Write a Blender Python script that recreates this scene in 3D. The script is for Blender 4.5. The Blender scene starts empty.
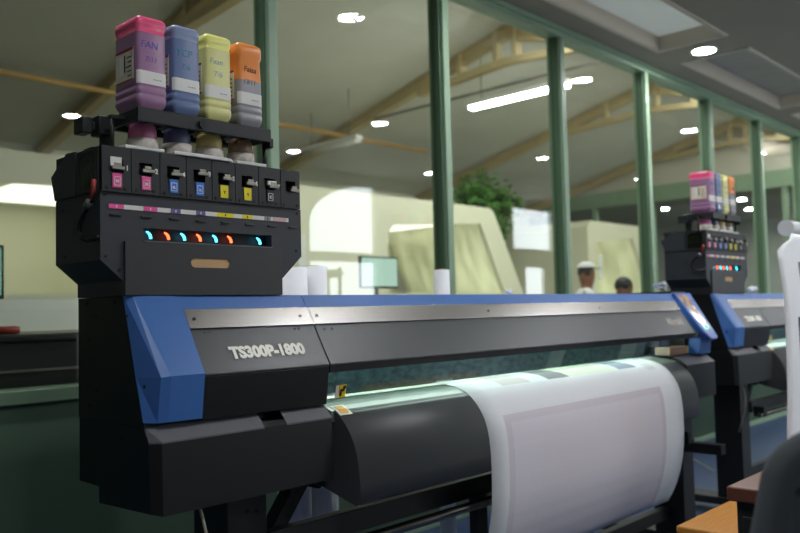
import bpy, bmesh, math, random
from mathutils import Vector, Matrix
random.seed(7)
scn = bpy.context.scene
COL = scn.collection
PI = math.pi

# ------------------------------------------------------------------ materials
def lin(c):
    return tuple((x/12.92 if x <= .04045 else ((x+.055)/1.055)**2.4) for x in [v/255 for v in c])

def mat(name, rgb, rough=.5, metal=0., spec=.5, bump=0., bscale=200., var=0., vscale=6., emit=None, estr=0., trans=0., coat=0., stretch=None):
    m = bpy.data.materials.new(name); m.use_nodes = True
    nt = m.node_tree; b = nt.nodes['Principled BSDF']
    c = lin(rgb)
    b.inputs['Base Color'].default_value = (*c, 1)
    b.inputs['Roughness'].default_value = rough
    b.inputs['Metallic'].default_value = metal
    b.inputs['Specular IOR Level'].default_value = spec
    b.inputs['Coat Weight'].default_value = coat
    b.inputs['Transmission Weight'].default_value = trans
    tc = nt.nodes.new('ShaderNodeTexCoord')
    src = tc.outputs['Object']
    if stretch:
        mp = nt.nodes.new('ShaderNodeMapping'); mp.inputs['Scale'].default_value = stretch
        nt.links.new(src, mp.inputs['Vector']); src = mp.outputs['Vector']
    if var > 0:
        n = nt.nodes.new('ShaderNodeTexNoise'); n.inputs['Scale'].default_value = vscale; n.inputs['Detail'].default_value = 4
        nt.links.new(src, n.inputs['Vector'])
        r = nt.nodes.new('ShaderNodeValToRGB')
        r.color_ramp.elements[0].position = .3; r.color_ramp.elements[1].position = .7
        r.color_ramp.elements[0].color = (*[x*(1-var) for x in c], 1)
        r.color_ramp.elements[1].color = (*[min(1, x*(1+var)) for x in c], 1)
        nt.links.new(n.outputs['Fac'], r.inputs['Fac']); nt.links.new(r.outputs['Color'], b.inputs['Base Color'])
    if bump > 0:
        n2 = nt.nodes.new('ShaderNodeTexNoise'); n2.inputs['Scale'].default_value = bscale
        nt.links.new(src, n2.inputs['Vector'])
        bp = nt.nodes.new('ShaderNodeBump'); bp.inputs['Strength'].default_value = bump; bp.inputs['Distance'].default_value = .002
        nt.links.new(n2.outputs['Fac'], bp.inputs['Height']); nt.links.new(bp.outputs['Normal'], b.inputs['Normal'])
    if emit:
        b.inputs['Emission Color'].default_value = (*lin(emit), 1); b.inputs['Emission Strength'].default_value = estr
    return m

def emat(name, rgb, s):
    m = bpy.data.materials.new(name); m.use_nodes = True
    nt = m.node_tree; nt.nodes.clear()
    e = nt.nodes.new('ShaderNodeEmission'); o = nt.nodes.new('ShaderNodeOutputMaterial')
    e.inputs['Color'].default_value = (*lin(rgb), 1); e.inputs['Strength'].default_value = s
    nt.links.new(e.outputs[0], o.inputs[0]); return m

def glass(name, tint, base=.04, rough=0., dirt=0.):
    """thin pane: clear transmission plus Schlick reflection"""
    m = bpy.data.materials.new(name); m.use_nodes = True
    nt = m.node_tree; nt.nodes.clear()
    o = nt.nodes.new('ShaderNodeOutputMaterial'); mx = nt.nodes.new('ShaderNodeMixShader')
    t = nt.nodes.new('ShaderNodeBsdfTransparent'); g = nt.nodes.new('ShaderNodeBsdfGlossy')
    t.inputs['Color'].default_value = (*tint, 1); g.inputs['Roughness'].default_value = rough
    lw = nt.nodes.new('ShaderNodeLayerWeight'); lw.inputs['Blend'].default_value = .5
    p = nt.nodes.new('ShaderNodeMath'); p.operation = 'POWER'; p.inputs[1].default_value = 5
    a = nt.nodes.new('ShaderNodeMath'); a.operation = 'MULTIPLY_ADD'; a.inputs[1].default_value = 1-base; a.inputs[2].default_value = base
    nt.links.new(lw.outputs['Facing'], p.inputs[0]); nt.links.new(p.outputs[0], a.inputs[0])
    nt.links.new(a.outputs[0], mx.inputs[0]); nt.links.new(t.outputs[0], mx.inputs[1]); nt.links.new(g.outputs[0], mx.inputs[2])
    nt.links.new(mx.outputs[0], o.inputs[0]); return m

M = dict(
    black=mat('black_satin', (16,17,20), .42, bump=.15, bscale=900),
    blackrough=mat('black_plastic', (27,29,31), .5, bump=.15, bscale=700),
    charcoal=mat('charcoal_paint', (52,54,57), .38, bump=.1, bscale=900),
    darkcover=mat('dark_cover', (63,66,68), .34, bump=.08, bscale=900),
    ledge=mat('grey_ledge', (100,100,104), .4, bump=.1, bscale=900),
    tower=mat('tower_paint', (48,51,56), .5, bump=.1, bscale=900),
    deep=mat('deep_black', (14,14,15), .6),
    blue=mat('blue_paint', (64,112,180), .36, bump=.06, bscale=900),
    blue2=mat('blue_lip', (60,108,190), .35),
    steel=mat('brushed_steel', (166,163,158), .27, metal=1., var=.1, vscale=30, stretch=(3,80,80)),
    steelrod=mat('steel_rod', (160,158,152), .22, metal=1.),
    chrome=mat('dull_metal', (150,146,138), .35, metal=1.),
    screw=mat('screw_black', (14,14,15), .4, metal=.3),
    platen=mat('platen_metal', (102,118,108), .32, var=.06, vscale=3),
    apron=mat('apron_sheet', (80,82,84), .38, bump=.03, bscale=60),
    rail=mat('carriage_rail', (40,58,62), .35, metal=.4, var=.8, vscale=34, stretch=(.8,1,1.6)),
    white=mat('white_plastic', (222,222,216), .5),
    paper=mat('paper_white', (236,238,240), .7, bump=.05, bscale=60),
    lav=mat('print_lavender', (226,220,228), .7, bump=.05, bscale=60, var=.06, vscale=900),
    lavb=mat('print_lavender_border', (218,210,218), .7, bump=.05, bscale=60),
    pinkb=mat('print_pale_pink', (216,206,206), .7), greyb=mat('print_grey', (134,130,134), .7),
    yelb=mat('print_pale_yellow', (226,226,208), .7), blub=mat('print_slate', (150,154,172), .7), faint=mat('print_faint', (222,224,226), .7),
    tan=mat('tan_card', (205,165,120), .7, var=.05),
    lettering=mat('silver_lettering', (250,247,234), .4),
    letterback=mat('lettering_backing', (96,92,84), .4),
    tagwhite=mat('tag_white', (228,226,220), .5), tagpink=mat('tag_pink', (240,90,160), .5), tagblue=mat('tag_blue', (50,120,215), .5),
    tagpurple=mat('tag_purple', (104,90,140), .5), tagyellow=mat('tag_yellow', (240,220,20), .5), taggrey=mat('tag_grey', (150,146,146), .5),
    tagrose=mat('tag_rose', (214,180,178), .5), tagdark=mat('tag_dark', (24,24,26), .5),
    warn=mat('warning_yellow', (252,214,30), .5), warno=mat('warning_orange', (236,170,60), .5), warnk=mat('warning_black', (18,16,14), .5),
    labelcream=mat('label_cream', (222,214,190), .5),
    peach=mat('peach_tray', (206,170,140), .5),
    hose=mat('hose_black', (18,18,20), .3), hosered=mat('hose_red', (150,40,34), .4),
    smoked=glass('smoked_acrylic', (.40,.46,.44), .06),
    tubes=mat('ink_tubing', (120,150,130), .3),
    cyan=emat('led_cyan', (70,205,240), 2.4), red=emat('led_red', (255,84,44), 2.4),
    ledstrip=emat('led_strip', (228,255,240), 6.5),
    clearpane=glass('clear_cover', (.86,.92,.90), .05),
    green=mat('green_frame', (144,170,142), .42, var=.04, vscale=3),
    sill=mat('sill_green', (88,112,88), .5, var=.04, vscale=3),
    greend=mat('green_groove', (84,112,86), .5),
    greenwall=mat('green_wall', (60,84,66), .55, var=.05, vscale=2),
    pane=glass('window_glass', (.93,.955,.93), .045),
    ceil=mat('ceiling_paint', (152,146,132), .8, var=.03, vscale=3),
    ceilrim=mat('ceiling_rim', (206,196,180), .7),
    recess=mat('recess_board', (176,174,164), .7, var=.05), glowrecess=mat('recess_glow_board', (200,206,200), .6, emit=(226,234,228), estr=.085),
    wall=mat('room_wall', (190,192,182), .8), hallfloor=mat('hall_floor', (176,174,164), .5, var=.05),
    floor=mat('blue_floor', (44,64,98), .4, var=.06, vscale=4),
    roof=mat('roof_lining', (216,216,206), .85, var=.04, vscale=2),
    hallwall=mat('hall_wall', (206,206,186), .8, var=.03, vscale=1.5),
    gable=mat('gable_wall', (214,210,196), .8),
    beam=mat('beam_yellow', (198,180,138), .5, var=.05, vscale=4),
    pipe=mat('pipe_ochre', (206,166,100), .5),
    machine=mat('machine_cream', (208,207,182), .5),
    machinew=mat('machine_white', (214,216,212), .5),
    litpanel=None,
    boothlight=emat('booth_light', (250,250,225), .8),
    tube=emat('tube_light', (250,253,250), 26.),
    down=emat('downlight', (246,248,252), 165.),
    ring=mat('downlight_ring', (220,220,215), .4),
    dayl=emat('daylight_pane', (238,246,255), 4.0),
    hallfill=emat('hall_fill_glow', (248,248,240), 2.5),
    screen=emat('screen_teal', (110,170,150), .35),
    screen2=emat('screen_pale', (170,200,185), .55),
    leaf=mat('leaf_green', (84,130,62), .5, var=.35, vscale=2),
    bark=mat('bark', (96,76,54), .8), pot=mat('pot_brown', (110,84,66), .7),
    skin=mat('skin_brown', (128,84,58), .55), hair=mat('hair_black', (26,24,26), .5), cap=mat('cap_grey', (196,198,196), .8),
    shirtw=mat('shirt_white', (226,228,230), .8), shirtd=mat('shirt_grey', (92,104,120), .8), trousers=mat('trousers_navy', (44,48,60), .8),
    woody=mat('wood_yellow', (186,124,48), .4, var=.12, vscale=9, stretch=(1,12,12)),
    woodr=mat('wood_red', (106,62,44), .4, var=.12, vscale=9, stretch=(1,12,12)),
    darkwood=mat('cabinet_dark', (26,24,24), .6),
    fabric=mat('chair_fabric', (74,78,82), .9, bump=.4, bscale=500),
    plasticblue=mat('blue_plastic', (44,70,160), .4), redplastic=mat('red_plastic', (150,50,40), .5),
    purple=mat('banner_purple', (44,34,66), .6), bgrey=mat('banner_grey', (120,118,124), .6), byel=mat('banner_yellow', (236,220,120), .6),
    cord=mat('pale_cord', (190,184,160), .7),
)
# softly lit translucent side window of the booth machines: streaky, glowing
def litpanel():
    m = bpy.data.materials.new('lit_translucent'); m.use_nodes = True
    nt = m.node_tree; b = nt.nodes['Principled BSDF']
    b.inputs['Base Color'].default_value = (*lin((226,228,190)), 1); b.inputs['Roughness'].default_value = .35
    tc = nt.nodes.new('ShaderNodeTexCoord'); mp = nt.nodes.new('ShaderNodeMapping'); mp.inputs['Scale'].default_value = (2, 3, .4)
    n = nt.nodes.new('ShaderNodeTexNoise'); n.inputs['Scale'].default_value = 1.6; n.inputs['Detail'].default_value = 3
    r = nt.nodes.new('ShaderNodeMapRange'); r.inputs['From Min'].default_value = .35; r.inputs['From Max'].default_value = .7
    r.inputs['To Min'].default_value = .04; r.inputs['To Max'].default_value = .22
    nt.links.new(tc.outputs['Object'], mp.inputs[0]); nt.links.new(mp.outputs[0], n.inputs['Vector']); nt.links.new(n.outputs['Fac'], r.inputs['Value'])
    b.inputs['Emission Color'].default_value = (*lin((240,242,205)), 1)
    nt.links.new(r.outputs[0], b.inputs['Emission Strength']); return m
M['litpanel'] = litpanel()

# bottles: two-tone plastic, ink level inside
def bottle_mat(name, shell, ink):
    return (mat(name+'_shell', shell, .28, spec=.5, coat=.2), mat(name+'_ink', ink, .28, spec=.5, coat=.2))

# ------------------------------------------------------------------ mesh builder
class B:
    def __init__(s): s.bm = bmesh.new(); s.mats = []; s.mi = 0
    def use(s, m):
        if m not in s.mats: s.mats.append(m)
        s.mi = s.mats.index(m); return s
    def _f(s, vs, smooth=False):
        try:
            f = s.bm.faces.new(vs); f.material_index = s.mi; f.smooth = smooth; return f
        except ValueError: return None
    def box(s, x0, x1, y0, y1, z0, z1, bev=0., seg=2):
        v = [s.bm.verts.new((x, y, z)) for x in (x0, x1) for y in (y0, y1) for z in (z0, z1)]
        fs = [s._f([v[i] for i in q]) for q in ((0,1,3,2),(4,6,7,5),(0,4,5,1),(2,3,7,6),(0,2,6,4),(1,5,7,3))]
        if bev > 0: s._bev(fs, bev, seg)
        return s
    def _bev(s, fs, w, seg=2):
        es = list({e for f in fs for e in f.edges})
        r = bmesh.ops.bevel(s.bm, geom=es, offset=w, segments=seg, affect='EDGES', profile=.5)
        for f in r['faces']: f.material_index = s.mi; f.smooth = True
    def prism(s, poly, a0, a1, axis='X', bev=0., smooth_idx=None, seg=2):
        """poly in the two other axes (X: yz, Y: xz, Z: xy)"""
        def P(p, a):
            return {'X': (a, p[0], p[1]), 'Y': (p[0], a, p[1]), 'Z': (p[0], p[1], a)}[axis]
        A = [s.bm.verts.new(P(p, a0)) for p in poly]; Bv = [s.bm.verts.new(P(p, a1)) for p in poly]
        n = len(poly); fs = []
        for i in range(n):
            f = s._f((A[i], A[(i+1) % n], Bv[(i+1) % n], Bv[i]), smooth_idx is not None and i in smooth_idx)
            if f: fs.append(f)
        for cap in (A[::-1], Bv):
            f = s._f(cap)
            if f: fs.append(f)
        if bev > 0: s._bev(fs, bev, seg)
        return s
    def hull(s, A, Bq, bev=0.):
        a = [s.bm.verts.new(p) for p in A]; b = [s.bm.verts.new(p) for p in Bq]; n = len(a); fs = []
        for i in range(n): fs.append(s._f((a[i], a[(i+1) % n], b[(i+1) % n], b[i])))
        fs.append(s._f(a[::-1])); fs.append(s._f(b))
        if bev: s._bev([f for f in fs if f], bev)
        return s
    def cyl(s, p0, p1, r, r1=None, n=20, cap=True):
        p0, p1 = Vector(p0), Vector(p1); d = (p1-p0).normalized()
        u = d.orthogonal().normalized(); w = d.cross(u); r1 = r if r1 is None else r1
        A = [s.bm.verts.new(p0+r*(math.cos(2*PI*i/n)*u+math.sin(2*PI*i/n)*w)) for i in range(n)]
        Bv = [s.bm.verts.new(p1+r1*(math.cos(2*PI*i/n)*u+math.sin(2*PI*i/n)*w)) for i in range(n)]
        for i in range(n): s._f((A[i], A[(i+1) % n], Bv[(i+1) % n], Bv[i]), True)
        if cap: s._f(A[::-1]); s._f(Bv)
        return s
    def tube(s, pts, r, n=10, cap=True):
        pts = [Vector(p) for p in pts]; rings = []
        u = None
        for i, p in enumerate(pts):
            t = (pts[min(i+1, len(pts)-1)]-pts[max(i-1, 0)]).normalized()
            u = t.orthogonal().normalized() if u is None else (u-t*u.dot(t)).normalized()
            w = t.cross(u); rr = r[i] if isinstance(r, (list, tuple)) else r
            rings.append([s.bm.verts.new(p+rr*(math.cos(2*PI*k/n)*u+math.sin(2*PI*k/n)*w)) for k in range(n)])
        for a, b in zip(rings, rings[1:]):
            for k in range(n): s._f((a[k], a[(k+1) % n], b[(k+1) % n], b[k]), True)
        if cap: s._f(rings[0][::-1]); s._f(rings[-1])
        return s
    def lathe(s, prof, c, n=24):
        rings = []
        for r, z in prof:
            rings.append([s.bm.verts.new((c[0]+r*math.cos(2*PI*k/n), c[1]+r*math.sin(2*PI*k/n), c[2]+z)) for k in range(n)])
        for a, b in zip(rings, rings[1:]):
            for k in range(n): s._f((a[k], a[(k+1) % n], b[(k+1) % n], b[k]), True)
        s._f(rings[0][::-1]); s._f(rings[-1]); return s
    def quad(s, *p):
        s._f([s.bm.verts.new(q) for q in p]); return s
    def holed(s, outer, holes, y0, y1, axis='Y'):
        """plate with holes in the XZ plane (axis Y) or YZ plane (axis X)"""
        def P(p, a): return (p[0], a, p[1]) if axis == 'Y' else ((a, p[0], p[1]) if axis == 'X' else (p[0], p[1], a))
        fronts = []
        loops = [outer]+list(holes)
        rings = {}
        for a in (y0, y1):
            es = []; rr = []
            for lp in loops:
                vs = [s.bm.verts.new(P(p, a)) for p in lp]; rr.append(vs)
                for i in range(len(vs)): es.append(s.bm.edges.new((vs[i], vs[(i+1) % len(vs)])))
            rings[a] = rr
            g = bmesh.ops.triangle_fill(s.bm, edges=es, use_beauty=True)
            for f in [x for x in g['geom'] if isinstance(x, bmesh.types.BMFace)]: f.material_index = s.mi
        for A, C in zip(rings[y0], rings[y1]):
            n = len(A)
            for i in range(n): s._f((A[i], A[(i+1) % n], C[(i+1) % n], C[i]))
        return s
    def text(s, body, size, mtx, extrude=.0006, offset=0., shear=0., space=1., align='LEFT'):
        cu = bpy.data.curves.new('t', 'FONT'); cu.body = body; cu.size = size; cu.extrude = extrude; cu.offset = offset
        cu.shear = shear; cu.space_character = space; cu.align_x = align; cu.resolution_u = 4
        ob = bpy.data.objects.new('t', cu); COL.objects.link(ob)
        bpy.context.view_layer.update()
        me = bpy.data.meshes.new_from_object(ob.evaluated_get(bpy.context.evaluated_depsgraph_get()))
        old = set(s.bm.faces)
        me.transform(mtx); s.bm.from_mesh(me); 
        for f in s.bm.faces:
            if f not in old: f.material_index = s.mi
        bpy.data.objects.remove(ob); bpy.data.curves.remove(cu); bpy.data.meshes.remove(me)
        return s
    def build(s, name, m=None, parent=None, autosm=False, norm=True):
        if norm: bmesh.ops.recalc_face_normals(s.bm, faces=s.bm.faces[:])
        me = bpy.data.meshes.new(name)
        off = Vector((0, 0, 0)); p = parent
        while p is not None: off += p.location; p = p.parent
        if parent is None:
            xs = [v.co for v in s.bm.verts]
            off = Vector(((min(v.x for v in xs)+max(v.x for v in xs))/2, (min(v.y for v in xs)+max(v.y for v in xs))/2, min(v.z for v in xs)))
        bmesh.ops.translate(s.bm, verts=s.bm.verts[:], vec=-off)
        s.bm.to_mesh(me); s.bm.free()
        for x in (s.mats or [m]): me.materials.append(x)
        o = bpy.data.objects.new(name, me); COL.objects.link(o)
        if parent is not None: o.parent = parent
        else: o.location = off
        return o

def tag(o, label, cat, group=None, kind=None):
    if label: o['label'] = label
    if cat: o['category'] = cat
    if group: o['group'] = group
    if kind: o['kind'] = kind
    return o
def thing(name, label, cat, loc, group=None):
    o = bpy.data.objects.new(name, None); COL.objects.link(o); o.location = loc; o.empty_display_size = .1
    return tag(o, label, cat, group)
def struct(o):
    o['kind'] = 'structure'; return o
def dup(o, parent=None, off=(0, 0, 0), label=None, group=None):
    c = o.copy(); COL.objects.link(c)
    if parent is not None: c.parent = parent
    else: c.location = o.location+Vector(off)
    if label: c['label'] = label
    if group: c['group'] = group
    for ch in [k for k in KIDS.get(o.name, [])]: dup(ch, c)
    return c
KIDS = {}
def snapshot():
    KIDS.clear()
    for o in bpy.data.objects:
        if o.parent: KIDS.setdefault(o.parent.name, []).append(o)
def arc(cx, cy, r, a0, a1, n):
    return [(cx+r*math.cos(a0+(a1-a0)*i/n), cy+r*math.sin(a0+(a1-a0)*i/n)) for i in range(n+1)]
def slot2(x0, x1, z0, z1, n=6):
    r = (z1-z0)/2; zc = (z0+z1)/2
    return arc(x1-r, zc, r, -PI/2, PI/2, n)+arc(x0+r, zc, r, PI/2, 3*PI/2, n)

# ------------------------------------------------------------------ camera
cam = bpy.data.cameras.new('camera'); co = bpy.data.objects.new('camera', cam); COL.objects.link(co)
cam.sensor_width = 36; cam.lens = 814.7545*36/800; cam.clip_start = .05; cam.clip_end = 200
yaw, pit, rol = math.radians(46.64316), math.radians(3.11137), math.radians(-1.41954)
f = Vector((math.sin(yaw)*math.cos(pit), math.cos(yaw)*math.cos(pit), math.sin(pit)))
r0 = Vector((math.cos(yaw), -math.sin(yaw), 0)); u0 = r0.cross(f)
rr = math.cos(rol)*r0+math.sin(rol)*u0; uu = -math.sin(rol)*r0+math.cos(rol)*u0
CAM = Vector((-.99305, -1.86148, 1.24593))
co.matrix_world = Matrix(((rr.x, uu.x, -f.x, CAM.x), (rr.y, uu.y, -f.y, CAM.y), (rr.z, uu.z, -f.z, CAM.z), (0, 0, 0, 1)))
cam.dof.use_dof = True; cam.dof.focus_distance = 2.25; cam.dof.aperture_fstop = 2.8
scn.camera = co

# ================================================================== SETTING
YW = 1.30       # glass partition
ZC = 3.285      # dropped ceiling
XL, XR = -4.0, 15.2
YB = -4.2       # wall behind the camera
YF = 9.2        # far hall wall

b = B().box(XL-.2, XR+6, YB-.2, YF+.2, -.1, 0); struct(b.build('floor', M['floor']))
# low green wall under the glass
b = B().box(XL, XR, YW-.01, YW+.09, 0, .93); struct(b.build('wall_back', M['greenwall']))
b = B().box(XL, XR, YW-.035, YW+.11, .93, .985, .006); struct(b.build('trim_1', M['sill']))
b = B().box(XL, XR, YW-.022, YW-.0101, 0, .045, .004); struct(b.build('baseboard_back', M['green']))
b = B().box(XL, XR, YW-.03, YW+.09, 3.215, 3.285, .006); struct(b.build('trim_2', M['green']))
b = B().box(XL, XR, YW-.045, YW-.03, 3.25, 3.285); struct(b.build('trim_3', M['green']))
posts = [1.458+1.3245*k for k in range(-4, 11)]
wn = 1; prev = XL+.02
for k, px in enumerate(posts+[XR-.02]):
    last = k == len(posts)
    p = B().use(M['pane']).box(prev+.03, px-.03, YW+.028, YW+.032, .985, 3.215).build('window_%d' % wn); struct(p)
    if not last:
        fr = B().use(M['green']).box(px-.027, px+.027, YW-.03, YW+.03, .985, 3.215, .004)
        fr.use(M['greend']).box(px-.040, px-.027, YW-.004, YW+.06, .985, 3.215).use(M['green']).box(px-.027, px+.027, YW+.03, YW+.09, .985, 3.215)
        fr.use(M['greend']).box(px+.027, px+.034, YW-.004, YW+.06, .985, 3.215)
        fo = fr.build('window_frame', None, p)
    prev = px; wn += 1

# dropped ceiling with recessed troughs
holes = []
RX = [(2.86+2.755*k, 5.156+2.755*k) for k in range(-2, 4)]
RX = [(a if i != 3 else 5.636, c if i != 3 else 7.932) for i, (a, c) in enumerate(RX)]
RY = (.509, 1.020)
b = B().use(M['ceil']).holed([(XL, YB), (XR, YB), (XR, YW+.09), (XL, YW+.09)], [[(a, RY[0]), (c, RY[0]), (c, RY[1]), (a, RY[1])] for a, c in RX], ZC, ZC+.03, 'Z')
b.box(XL, XR, YB, YW+.09, ZC+.26, ZC+.3)
struct(b.build('ceiling'))
for i, (a, c) in enumerate(RX):
    t = B().use(M['ceilrim'])
    o_ = [(a-.03, RY[0]-.03), (c+.03, RY[0]-.03), (c+.03, RY[1]+.03), (a-.03, RY[1]+.03)]
    t.holed(o_, [[(a, RY[0]), (c, RY[0]), (c, RY[1]), (a, RY[1])]], ZC-.012, ZC-.0005, 'Z')
    t.box(a-.01, a+.003, RY[0], RY[1], ZC-.0003, ZC+.11).box(c-.003, c+.01, RY[0], RY[1], ZC-.0003, ZC+.11)
    t.box(a-.01, c+.01, RY[0]-.01, RY[0]+.003, ZC-.0003, ZC+.11).box(a-.01, c+.01, RY[1]-.003, RY[1]+.01, ZC-.0003, ZC+.11)
    t.use(M['glowrecess'] if i == 2 else M['recess']).box(a-.01, c+.01, RY[0]-.01, RY[1]+.01, ZC+.11, ZC+.12)  # one recess board given its own glow in place of lamplight
    struct(t.build('trim_%d' % (4+i)))
# near room shell
WN = []      # plain windows in the wall behind the camera
b = B().use(M['wall'])
hol = [[(x0, z0), (x1, z0), (x1, z1), (x0, z1)] for x0, x1, z0, z1 in WN]
qa = [(7.72, 2.12), (7.72, 3.13)]+[(7.72-1.30*math.sin(t), 2.12+.40+.61*math.cos(t)) for t in [PI/2*i/10 for i in range(1, 11)]]+[(6.42, 2.12)]
qb = [(6.42, 1.35), (7.72, 1.35), (7.72, 1.98), (6.42, 1.98)]
qc = [(11.3, 2.35), (12.6, 2.35), (12.6, 3.1), (11.3, 3.1)]
qd = [(11.65, 1.35), (12.3, 1.35), (12.3, 2.0), (11.65, 2.0)]
b.holed([(XL, 0), (XR, 0), (XR, 3.5), (XL, 3.5)], hol+[qa, qb, qc, qd], YB-.12, YB)
struct(b.build('wall_rear'))
for pl in hol+[qa, qb, qc, qd]:
    w = B().use(M['dayl']).prism(pl, YB-.09, YB-.08, 'Y').build('window_%d' % wn); wn += 1; struct(w)
b = B().box(XL-.1, XL, YB, YW+.09, 0, 3.5); struct(b.build('wall_left', M['wall']))
b = B().box(XR, XR+.1, YB, YW+.09, 0, 3.5); struct(b.build('wall_right', M['wall']))

# downlights: three rows on a 2.63 m grid
def make_downlight(x, y, label):
    t = thing('ceiling_downlight', label, 'light', (x, y, ZC), 'round ceiling downlights')
    B().lathe([(.085, -.004), (.085, -.0005)], (x, y, ZC)).build('light_disc', M['down'], t)
    g = B().holed(arc(x, y, .105, 0, 2*PI, 28)[:-1], [arc(x, y, .085, 0, 2*PI, 28)[:-1]], ZC-.008, ZC-.0005, 'Z').build('trim_ring', M['ring'], t)
    return t
dl0 = make_downlight(5.43, .77, 'round lit downlight between two ceiling recesses, the one seen directly')
snapshot()
rowname = {.50: 'beside the ceiling recesses', -1.62: 'over the middle of the room', -3.4: 'near the wall behind the viewer'}
for y, xs in ((.50, (.05, 2.83, 8.3, 10.5, 13.2)), (-1.62, (-.3, 2.5, 5.25, 8.4, 11.2)), (-3.4, (2.65, 5.5, 8.1))):
    for x in xs: dup(dl0, None, (x-5.43, y-.77, 0), 'round lit downlight '+rowname[y]+', reflected in the glass', 'downlights '+rowname[y])
# ------------------------------------------------------------------ far hall
ridgeY, ridgeZ, sl = 4.1, 4.78, .25
zr = lambda y: ridgeZ-sl*abs(y-ridgeY)
b = B().prism([(YW+.05, zr(YW)+.06), (ridgeY, ridgeZ+.06), (YF+.1, zr(YF)+.06), (YF+.1, zr(YF)+.16), (ridgeY, ridgeZ+.16), (YW+.05, zr(YW)+.16)], -8, XR+.1, 'X')
struct(b.build('roof', M['roof']))
b = B().box(XL, XR, YW+.0, YW+.09, 3.2855, 4.2); struct(b.build('wall_front', M['wall']))
b = B().box(-8, XR+.1, YF, YF+.1, 0, 3.62); struct(b.build('wall_far', M['hallwall']))
b = B().box(-8.1, -8, YW, YF+.1, 0, 4.9); struct(b.build('wall_side', M['hallwall']))
# end gable with its green header and glass below
b = B().prism([(YW+.09, 3.75), (YF, 3.75), (YF, zr(YF)+.05), (ridgeY, ridgeZ+.05), (YW+.09, zr(YW)+.05)], XR, XR+.1, 'X'); struct(b.build('wall_end', M['gable']))
b = B().box(XR-.04, XR+.1, YW+.1, YF-.01, 3.42, 3.75); struct(b.build('trim_20', M['green']))
for k in range(6):
    y = 2.0+1.35*k
    struct(B().box(XR-.02, XR+.08, y-.05, y+.05, 0, 3.42).build('trim_%d' % (21+k), M['green']))
struct(B().box(XR+.03, XR+.04, YW+.1, YF, 0, 3.42).build('window_%d' % wn, M['pane'])); wn += 1
# dim room beyond the end glass
b = B().use(M['ceil']).box(XR+.1, XR+6, YW, YF+.1, 3.42, 3.5).use(M['wall']).box(XR+5.9, XR+6, YW, YF+.1, 0, 3.42).box(XR+.1, XR+6, YW-.1, YW, 0, 3.42).box(XR+.1, XR+6, YF, YF+.1, 0, 3.42)
struct(b.build('wall_beyond'))
for i, (x, y) in enumerate(((16.4, 2.6), (16.4, 4.6), (16.6, 6.4), (18.2, 3.4), (18.4, 5.2), (19.8, 4.2), (20.2, 2.6))):
    dup(dl0, None, (x-5.43, y-.77, .133), 'small lit downlight in the dim room beyond the far green framed glass', 'downlights beyond the end glass')

for k in range(4):  # unseen glowing panels in the near roof slope, added to brighten the hall
    x0 = 3.4+2.95*k
    q = [(y, zr(y)+.055) for y in (1.75, 3.35)]
    w_ = B().prism([(q[0][0], q[0][1]-.01), (q[1][0], q[1][1]-.01), (q[1][0], q[1][1]), (q[0][0], q[0][1])], x0, x0+2.6).build('window_%d' % wn, M['hallfill']); wn += 1; struct(w_)
struct(B().box(-8, XR, YW+.09, YF, 0, .004).build('floor_hall', M['hallfloor']))
# portal beams
for i, x in enumerate((-4.0, -.2, 3.6, 7.4, 11.25, 15.0)):
    w = .06
    b = B().use(M['beam'])
    for (ya, za, yb, zb, d) in ((ridgeY, ridgeZ+.05, YF-.01, zr(YF-.01)+.05, .15), (ridgeY, ridgeZ+.05, YW+.1, zr(YW+.1)+.05, .17)):
        b.prism([(ya, za), (yb, zb), (yb, zb-.02), (ya, za-.02)], x-w, x+w)
        b.prism([(ya, za-d), (yb, zb-d), (yb, zb-d-.02), (ya, za-d-.02)], x-w, x+w)
        b.prism([(ya, za-.02), (yb, zb-.02), (yb, zb-d), (ya, za-d)], x-.01, x+.01)
    # haunch under the ridge: lower chord and stiffeners
    for q in (1, -1):
        b.prism([(ridgeY+q*1.5, zr(ridgeY+1.5)-.10), (ridgeY, ridgeZ-.36), (ridgeY, ridgeZ-.45), (ridgeY+q*1.5, zr(ridgeY+1.5)-.19)], x-w, x+w)
        for dy in (.15, .75, 1.3):
            y = ridgeY+q*dy
            b.box(x-w-.004, x+w+.004, y-.03, y+.03, zr(y)-(.40 if dy < .5 else .27 if dy < 1 else .18), zr(y)+.04)
    tag(struct(b.build('roof_beam')), 'ochre steel portal beam under the sloping hall roof, one of a row', None)
b = B().cyl((-7.9, 7.1, 3.905), (9.2, 7.1, 3.905), .032); tag(b.build('roof_pipe', M['pipe']), 'long ochre pipe running under the sloping roof of the far hall', 'pipe')

def tube_lamp(x, y0, y1, z, lit, label):
    t = thing('tube_lamp', label, 'light', (x, (y0+y1)/2, z), 'tube lamps under the hall roof')
    B().box(x-.07, x+.07, y0, y1, z+.03, z+.09, .01).build('lamp_body', M['ring'], t)
    for s in (-1, 1):
        B().cyl((x+s*.035, y0+.03, z+.012), (x+s*.035, y1-.03, z+.012), .022, n=14).build('tube', lit, t)
    for y in (y0+.2, y1-.2): B().cyl((x, y, z+.09), (x, y, zr(y)+.06), .008, n=8).build('hanger', M['chrome'], t)
    return t
tube_lamp(7.42, 3.22, 4.74, 3.88, M['tube'], 'long lit twin tube lamp hung beneath the ochre beam behind the second wide pane')
snapshot()
tube_lamp(6.6, 6.0, 7.2, 3.55, M['white'], 'unlit pale tube lamp hung low over the cream booth machine')
b = B().box(7.28, 7.31, 2.4, 6.4, 4.02, 4.05)
tag(b.build('lamp_rail', M['chrome']), 'thin dark rail carrying the long lit tube lamp in the hall', 'rail')

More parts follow.
